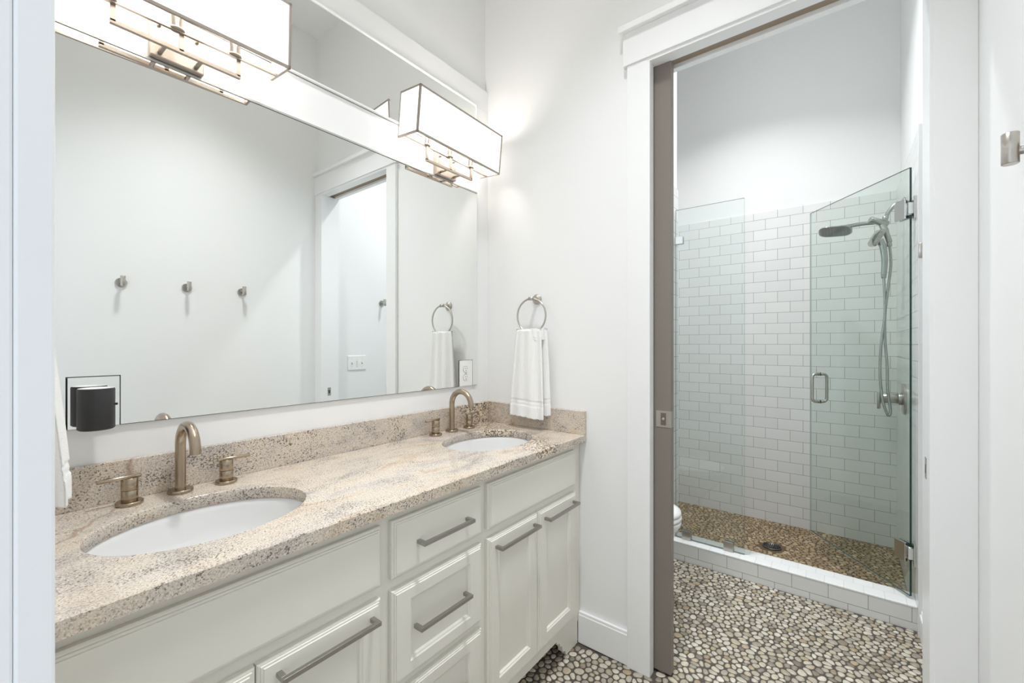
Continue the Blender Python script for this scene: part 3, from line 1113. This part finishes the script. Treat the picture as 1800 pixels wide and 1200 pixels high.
ang = math.atan2(1.648 - 1.065, 1.292 - 1.71)
t = thing('shower_door', 'frameless green-edged glass shower door swung inward on two wall hinges', 'shower door', (1.71, 1.065, 0.114))
t.rotation_euler = (0, 0, ang)
pane((0.0, -GT / 2, 0.013), (0.716, GT / 2, GZ - 0.114), 'pane', t, M_gedge, M_glass, mat('pale frosted glass edge', (0.55, 0.60, 0.58), 0.3))
obj('bottom_seal', box((0.004, -0.006, 0.004), (0.714, 0.006, 0.014)), M_clear, t)
for z in (0.215, 1.84):
    bm = boxes(((0.010, -0.019, z - 0.044), (0.068, -GT / 2, z + 0.044)), ((0.010, GT / 2, z - 0.044), (0.068, 0.019, z + 0.044)), bev=0.0015)
    h = obj('hinge', bm, M_chrome, t)
    bm = bmesh.new()
    _cyl(bm, Vector((0.004, 0, z - 0.030)), Vector((0.004, 0, z + 0.030)), 0.0085, 16, 0.0008)
    # wall leaf, parallel to the tiled wall
    Mi = Matrix.Rotation(-ang, 4, 'Z')
    b2 = boxes(((0.0085, -0.028, z - 0.052), (0.0165, 0.028, z + 0.052)), ((-0.010, -0.012, z - 0.026), (0.009, 0.012, z + 0.026)), bev=0.0012)
    b2.transform(Mi)
    me = bpy.data.meshes.new('tmp')
    b2.to_mesh(me)
    bm.from_mesh(me)
    bpy.data.meshes.remove(me)
    obj('wall_leaf', bm, M_chrome, h)
# back-to-back pull handle
hp = obj('handle', bmesh.new(), M_nickel, t)
bm = bmesh.new()
hx_, z0, z1 = 0.633, 0.845, 1.015
for s in (-1, 1):
    pr = 0.044
    r_ = 0.022
    P = [(hx_, s * GT / 2, z0)]
    P += [(hx_, s * (pr - r_ + r_ * math.sin(a)), z0 + r_ - r_ * math.cos(a)) for a in [PI / 2 * k / 8 for k in range(9)]]
    P += [(hx_, s * (pr - r_ + r_ * math.cos(a)), z1 - r_ + r_ * math.sin(a)) for a in [PI / 2 * k / 8 for k in range(9)]]
    P += [(hx_, s * GT / 2, z1)]
    tube(bm, P, 0.0082, 16)
    for zz in (z0, z1):
        _cyl(bm, Vector((hx_, s * GT / 2, zz)), Vector((hx_, s * (GT / 2 + 0.003), zz)), 0.0115, 18, 0.0005)
bm.to_mesh(hp.data)
for p in hp.data.polygons:
    p.use_smooth = True

YS = 1.52
t = thing('rain_shower', 'oval rain shower head on a curved nickel arm with diverter', 'shower head', (SX, YS, 2.10))
o0 = Vector((SX, YS, 2.10))


def rel(p):
    return Vector(p) - o0


bm = bmesh.new()
lathe(bm, [(0, 0), (0.028, 0), (0.028, 0.004), (0.016, 0.012), (0, 0.012)], (-0.0005, 0, 0), (-1, 0, 0), 28)
tube(bm, smooth_path([rel((SX - 0.004, YS, 2.10)), rel((1.69, YS, 2.094)), rel((1.662, YS, 2.062)), rel((1.648, YS, 2.028))], 8), 0.0105, 16)
obj('arm', bm, M_fit, t)
bm = bmesh.new()
_cyl(bm, rel((1.648, YS, 2.034)), rel((1.641, YS, 2.008)), 0.0145, 20, 0.001)
_cyl(bm, rel((1.655, YS + 0.01, 1.992)), rel((1.578, YS - 0.035, 2.022)), 0.0175, 24, 0.002)
tube(bm, smooth_path([rel((1.63, YS, 2.0)), rel((1.640, YS - 0.005, 1.965)), rel((1.652, YS - 0.01, 1.925)), rel((1.662, YS - 0.012, 1.885))], 6), [0.017] * 10 + [0.014] * 9, 12)
obj('diverter', bm, M_fit, t)
bm = bmesh.new()
# paddle arm and flat rounded head
Rt = Matrix.Translation(rel((1.420, YS - 0.03, 1.981))) @ Matrix.Rotation(math.radians(-15), 4, 'X') @ Matrix.Rotation(math.radians(4), 4, 'Y')


def rrect(hw, hd, r, z, n=6):
    o_ = []
    for cx_, cy_, a0 in ((hw - r, hd - r, 0), (-hw + r, hd - r, PI / 2), (-hw + r, -hd + r, PI), (hw - r, -hd + r, 1.5 * PI)):
        for k in range(n + 1):
            a = a0 + PI / 2 * k / n
            o_.append(Vector((cx_ + r * math.cos(a), cy_ + r * math.sin(a), z)))
    return o_


prev = None
sect = [(0.030, 0.022, 0.02, 0.010), (0.066, 0.052, 0.035, 0.007), (0.078, 0.063, 0.045, 0.002), (0.080, 0.065, 0.046, -0.002), (0.078, 0.063, 0.045, -0.004)]
for k, (hw, hd, r, z) in enumerate(sect):
    ring = [bm.verts.new(Rt @ p) for p in rrect(hw, hd, r, z)]
    if prev:
        for q in range(len(ring)):
            f = bm.faces.new((prev[q], prev[(q + 1) % len(ring)], ring[(q + 1) % len(ring)], ring[q]))
            f.smooth = True
    else:
        bm.faces.new(ring)
    prev = ring
bm.faces.new(prev)
ap = smooth_path([rel((1.600, YS - 0.015, 2.004)), rel((1.54, YS - 0.02, 2.006)), rel((1.48, YS - 0.025, 2.001)), rel((1.43, YS - 0.028, 1.997))], 6)
tube(bm, ap, [0.010 + 0.003 * k / len(ap) for k in range(len(ap))], 12)
rh = obj('rain_head', bm, M_fit, t)
bm = bmesh.new()
bm.faces.new([bm.verts.new(Rt @ p) for p in rrect(0.073, 0.058, 0.040, -0.0046)])
for ix in range(-4, 5):
    for iy in range(-3, 4):
        if abs(ix) + abs(iy) > 6:
            continue
        p = Vector((ix * 0.0145, iy * 0.0145, -0.0046))
        _cyl(bm, Rt @ p, Rt @ (p + Vector((0, 0, -0.0025))), 0.0028, 8, 0.0005)
obj('nozzle_plate', bm, M_nozzle, rh)

t = thing('hand_shower', 'nickel hand shower with long looping hose beside the rain head', 'hand shower', (1.637, YS - 0.03, 1.70))
o1 = Vector((1.637, YS - 0.03, 1.70))
bm = bmesh.new()
hpts = smooth_path([(0, 0, 0.0), (0.003, 0, 0.05), (0.003, 0, 0.10), (-0.004, 0, 0.16), (-0.018, 0, 0.20)], 8)
tube(bm, hpts, [0.0125 + 0.0050 * (k / len(hpts)) for k in range(len(hpts))], 16)
Rh = Matrix.Translation((-0.032, 0, 0.215)) @ Matrix.Rotation(math.radians(-62), 4, 'Y') @ Matrix.Rotation(math.radians(20), 4, 'X')
prev = None
for hw, hd, r, z in ((0.016, 0.014, 0.010, 0.020), (0.042, 0.036, 0.014, 0.012), (0.049, 0.042, 0.014, 0.0), (0.049, 0.042, 0.014, -0.011)):
    ring = [bm.verts.new(Rh @ p) for p in rrect(hw, hd, r, z, 4)]
    if prev:
        for q in range(len(ring)):
            bm.faces.new((prev[q], prev[(q + 1) % len(ring)], ring[(q + 1) % len(ring)], ring[q]))
    else:
        bm.faces.new(ring)
    prev = ring
bm.faces.new(prev)
obj('handset', bm, M_fit, t)
bm = bmesh.new()
_cyl(bm, Vector((0, 0, -0.016)), Vector((0, 0, 0.004)), 0.0115, 18, 0.001)
obj('hose_nut', bm, M_fit, t)
bm = bmesh.new()
_cyl(bm, Vector((0.0255, 0.018, 0.160)), Vector((0.023, 0.018, 0.187)), 0.0125, 18, 0.001)
obj('hose_nut', bm, M_fit, t)
hp_ = [(0, 0, -0.014), (0.003, -0.004, -0.10), (0.004, -0.02, -0.22), (-0.012, -0.035, -0.38), (-0.018, -0.045, -0.55), (-0.008, -0.062, -0.69), (0.010, -0.07, -0.765), (0.021, -0.066, -0.772), (0.024, -0.058, -0.74),
       (0.014, -0.05, -0.64), (0.012, -0.04, -0.50), (0.004, -0.03, -0.36), (0.005, -0.01, -0.22), (0.020, 0.005, -0.06), (0.031, 0.014, 0.06), (0.026, 0.018, 0.165)]
bm = bmesh.new()
pth = smooth_path(hp_, 22)
tube(bm, pth, [0.0062 + (0.0009 if k % 2 else 0) for k in range(len(pth))], 10)
obj('hose', bm, M_fit, t)

t = thing('shower_valve', 'brushed nickel round shower valve with bar lever on the right tiled wall', 'shower valve', (SX, 1.50, 1.012))
bm = bmesh.new()
lathe(bm, [(0, 0), (0.083, 0), (0.083, 0.008), (0.080, 0.011), (0, 0.011)], (-0.0005, 0, 0), (-1, 0, 0), 40, smooth=False)
obj('escutcheon', bm, M_nickel, t)
bm = bmesh.new()
_cyl(bm, Vector((-0.011, 0, 0)), Vector((-0.030, 0, 0)), 0.033, 32, 0.001)
_cyl(bm, Vector((-0.030, 0, 0)), Vector((-0.102, 0, 0)), 0.0275, 32, 0.0015)
obj('body', bm, M_nickel, t)
bm = bmesh.new()
_cyl(bm, Vector((-0.110, 0, 0.034)), Vector((-0.110, 0, -0.062)), 0.0085, 18, 0.001)
obj('lever', bm, M_nickel, t)

t = thing('floor_drain', 'round dark metal drain in the pebble shower floor', 'drain', (1.093, 1.529, 0.0115))
bm = bmesh.new()
lathe(bm, [(0, -0.004), (0.054, -0.004), (0.054, 0.002), (0.050, 0.0035), (0.046, 0.002), (0.046, -0.001), (0, -0.001)], (0, 0, 0), (0, 0, 1), 40)
obj('rim', bm, mat('dark drain metal', (0.16, 0.15, 0.14), 0.35, 1.0), t)
bm = bmesh.new()
for k in range(-4, 5):
    w = math.sqrt(max(0, 0.044 ** 2 - (k * 0.0095) ** 2))
    bx(bm, (k * 0.0095 - 0.0024, -w, -0.001), (k * 0.0095 + 0.0024, w, 0.0018))
obj('grate', bm, mat('grate metal', (0.10, 0.10, 0.10), 0.35, 1.0), t)

# ------------------------------------------------------------------ toilet (only the front of its bowl shows past the pocket door)
t = thing('toilet', 'white toilet whose bowl front peeks out past the pocket door edge', 'toilet', (0.0, 0.56, 0.003))


def egg(cx_, a_front, a_back, b_, z, n=48):
    o_ = []
    for k in range(n):
        a = 2 * PI * k / n
        c, s = math.cos(a), math.sin(a)
        o_.append(Vector((cx_ + (a_front if c > 0 else a_back) * c, b_ * s, z)))
    return o_


def loft(bm, secs, cap0=True, cap1=True):
    prev = None
    for s in secs:
        r = [bm.verts.new(p) for p in s]
        if prev:
            for k in range(len(r)):
                f = bm.faces.new((prev[k], prev[(k + 1) % len(r)], r[(k + 1) % len(r)], r[k]))
                f.smooth = True
        elif cap0:
            bm.faces.new(r[::-1])
        prev = r
    if cap1:
        bm.faces.new(prev)


bm = bmesh.new()
loft(bm, [egg(0.40, 0.20, 0.20, 0.115, 0.0), egg(0.40, 0.20, 0.20, 0.112, 0.06), egg(0.41, 0.21, 0.19, 0.112, 0.16), egg(0.45, 0.25, 0.19, 0.135, 0.26), egg(0.49, 0.285, 0.20, 0.168, 0.34), egg(0.505, 0.30, 0.21, 0.183, 0.385), egg(0.505, 0.30, 0.21, 0.184, 0.405)])
bx(bm, (0.03, -0.17, 0.27), (0.31, 0.17, 0.40), 0.02)
obj('bowl', bm, M_ceramic, t)
bm = bmesh.new()
loft(bm, [egg(0.505, 0.298, 0.21, 0.184, 0.408), egg(0.505, 0.302, 0.213, 0.188, 0.414), egg(0.505, 0.302, 0.213, 0.188, 0.424), egg(0.505, 0.295, 0.208, 0.182, 0.430)])
obj('seat', bm, M_plastic, t)
bm = bmesh.new()
loft(bm, [egg(0.505, 0.296, 0.208, 0.183, 0.433), egg(0.505, 0.300, 0.212, 0.187, 0.438), egg(0.505, 0.298, 0.21, 0.185, 0.450), egg(0.505, 0.270, 0.19, 0.165, 0.460), egg(0.505, 0.15, 0.10, 0.09, 0.464)])
obj('lid', bm, M_plastic, t)
bm = box((0.01, -0.20, 0.40), (0.20, 0.20, 0.74), 0.02, 3)
tk = obj('tank', bm, M_ceramic, t)
obj('tank_lid', box((0.003, -0.21, 0.74), (0.21, 0.21, 0.775), 0.01, 3), M_ceramic, tk)
bm = bmesh.new()
tube(bm, [(0.205, -0.15, 0.68), (0.216, -0.15, 0.68), (0.219, -0.09, 0.675)], 0.006, 10)
obj('flush_lever', bm, M_chrome, tk)

# ------------------------------------------------------------------ pebble floors


def pebbles(x0, x1, y0, y1, sp_, z, h, seed, skip=None):
    rnd = random.Random(seed)
    nx = int((x1 - x0) / sp_) + 3
    ny = int((y1 - y0) / (sp_ * 0.866)) + 3
    pts = {}
    for j in range(-1, ny):
        for i in range(-1, nx):
            if rnd.random() < 0.16:
                continue
            pts[(i, j)] = (x0 + (i + 0.5 * (j % 2) + rnd.uniform(-0.34, 0.34)) * sp_, y0 + (j + rnd.uniform(-0.34, 0.34)) * sp_ * 0.866)
    verts, faces = [], []
    NS = 16
    for (i, j), (px, py) in pts.items():
        if not (x0 < px < x1 and y0 < py < y1):
            continue
        if skip and skip(px, py):
            continue
        poly = [(-0.06, -0.06), (0.06, -0.06), (0.06, 0.06), (-0.06, 0.06)]
        gap = rnd.uniform(0.0016, 0.0030)
        for dj in range(-3, 4):
            for di in range(-3, 4):
                q = pts.get((i + di, j + dj))
                if q is None or (di == 0 and dj == 0):
                    continue
                dx, dy = q[0] - px, q[1] - py
                dl = math.hypot(dx, dy)
                if dl > 0.095 or dl < 1e-6:
                    continue
                nx_, ny_ = dx / dl, dy / dl
                lim = dl / 2 - gap
                new = []
                for k in range(len(poly)):
                    a, b_ = poly[k], poly[(k + 1) % len(poly)]
                    da, db = a[0] * nx_ + a[1] * ny_ - lim, b_[0] * nx_ + b_[1] * ny_ - lim
                    if da <= 0:
                        new.append(a)
                    if (da < 0) != (db < 0):
                        s = da / (da - db)
                        new.append((a[0] + (b_[0] - a[0]) * s, a[1] + (b_[1] - a[1]) * s))
                poly = new
                if len(poly) < 3:
                    break
            if len(poly) < 3:
                break
        if len(poly) < 3:
            continue
        # clamp into the field
        poly = [(max(x0 - px, min(x1 - px, a)), max(y0 - py, min(y1 - py, b_))) for a, b_ in poly]
        A = cx_ = cy_ = 0
        for k in range(len(poly)):
            a, b_ = poly[k], poly[(k + 1) % len(poly)]
            c = a[0] * b_[1] - b_[0] * a[1]
            A += c
            cx_ += (a[0] + b_[0]) * c
            cy_ += (a[1] + b_[1]) * c
        if abs(A) < 1e-4:
            continue
        cx_ /= 3 * A
        cy_ /= 3 * A
        # covariance -> ellipse
        sxx = sxy = syy = 0
        dense = []
        for k in range(len(poly)):
            a, b_ = poly[k], poly[(k + 1) % len(poly)]
            for s in (0, 0.25, 0.5, 0.75):
                dense.append((a[0] + (b_[0] - a[0]) * s - cx_, a[1] + (b_[1] - a[1]) * s - cy_))
        wt = 0
        for k in range(len(dense)):
            a, b_ = dense[k], dense[(k + 1) % len(dense)]
            w = math.hypot(b_[0] - a[0], b_[1] - a[1])
            wt += w
            sxx += a[0] * a[0] * w
            sxy += a[0] * a[1] * w
            syy += a[1] * a[1] * w
        sxx /= wt
        sxy /= wt
        syy /= wt
        tr, de = sxx + syy, sxx * syy - sxy * sxy
        dd = math.sqrt(max(tr * tr / 4 - de, 0))
        l1, l2 = tr / 2 + dd, max(tr / 2 - dd, 1e-7)
        th = 0.5 * math.atan2(2 * sxy, sxx - syy)
        ea, eb = math.sqrt(2 * l1) * 1.02, math.sqrt(2 * l2) * 1.02
        rr = []
        for k in range(NS):
            a = 2 * PI * k / NS
            ux, uy = math.cos(a), math.sin(a)
            rp = 1e9
            for q in range(len(poly)):
                p, p2 = poly[q], poly[(q + 1) % len(poly)]
                ex, ey = p2[0] - p[0], p2[1] - p[1]
                den = ux * ey - uy * ex
                if abs(den) < 1e-12:
                    continue
                wx, wy = p[0] - cx_, p[1] - cy_
                tt = (wx * ey - wy * ex) / den
                ss = (wx * uy - wy * ux) / den
                if tt > 0 and -1e-6 <= ss <= 1 + 1e-6:
                    rp = min(rp, tt)
            ca, sa = math.cos(a - th), math.sin(a - th)
            re = 1 / math.sqrt((ca / ea) ** 2 + (sa / eb) ** 2)
            rr.append(min(rp, re))
        rr = [(rr[k - 1] + 2 * rr[k] + rr[(k + 1) % NS]) / 4 for k in range(NS)]
        b0 = len(verts)
        hh = h * rnd.uniform(0.75, 1.15)
        for f_, zf in ((1.0, -0.3), (0.93, 0.45), (0.72, 0.85), (0.38, 1.0)):
            for k in range(NS):
                a = 2 * PI * k / NS
                verts.append((px + cx_ + rr[k] * f_ * math.cos(a), py + cy_ + rr[k] * f_ * math.sin(a), z + hh * zf))
        for q in range(3):
            for k in range(NS):
                k2 = (k + 1) % NS
                faces.append((b0 + q * NS + k, b0 + q * NS + k2, b0 + (q + 1) * NS + k2, b0 + (q + 1) * NS + k))
        faces.append(tuple(b0 + 3 * NS + k for k in range(NS)))
    return verts, faces


def pebble_floor(name, slabs, fields, mats, seed, z, h):
    V, F, MI = [], [], []
    for a, b_ in slabs:
        s = len(V)
        for zz in (a[2], b_[2]):
            V += [(a[0], a[1], zz), (b_[0], a[1], zz), (b_[0], b_[1], zz), (a[0], b_[1], zz)]
        for q in ((3, 2, 1, 0), (4, 5, 6, 7), (0, 1, 5, 4), (1, 2, 6, 5), (2, 3, 7, 6), (3, 0, 4, 7)):
            F.append(tuple(s + k for k in q))
            MI.append(0)
    for k, (x0, x1, y0, y1, sp2, sk) in enumerate(fields):
        v_, f_ = pebbles(x0, x1, y0, y1, sp2, z, h, seed + k, sk)
        s = len(V)
        V += v_
        F += [tuple(s + q for q in ff) for ff in f_]
        MI += [1] * len(f_)
    me = bpy.data.meshes.new(name)
    me.from_pydata(V, [], F)
    for m in mats:
        me.materials.append(m)
    me.polygons.foreach_set('material_index', MI)
    me.polygons.foreach_set('use_smooth', [bool(k) for k in MI])
    o = bpy.data.objects.new(name, me)
    COL.objects.link(o)
    o['kind'] = 'structure'
    return o


pebble_floor('floor', [((-0.14, NY - 0.6, -0.05), (WX + 0.12, SY + 0.12, 0.0))],
             [(0.40, WX - 0.001, -1.66, 1.000, 0.0278, lambda x, y: (-0.018 < y < 0.118 and (x < 0.86 or x > 1.65)))], [M_gr, M_peb], 11, 0.0, 0.0032)
pebble_floor('floor_shower', [((-0.02, 1.139, 0.0), (SX, SY, 0.006))],
             [(0.0, SX - 0.001, 1.142, SY - 0.001, 0.0262, lambda x, y: math.hypot(x - 1.093, y - 1.529) < 0.078)], [M_gr2, M_peb2], 31, 0.006, 0.0032)
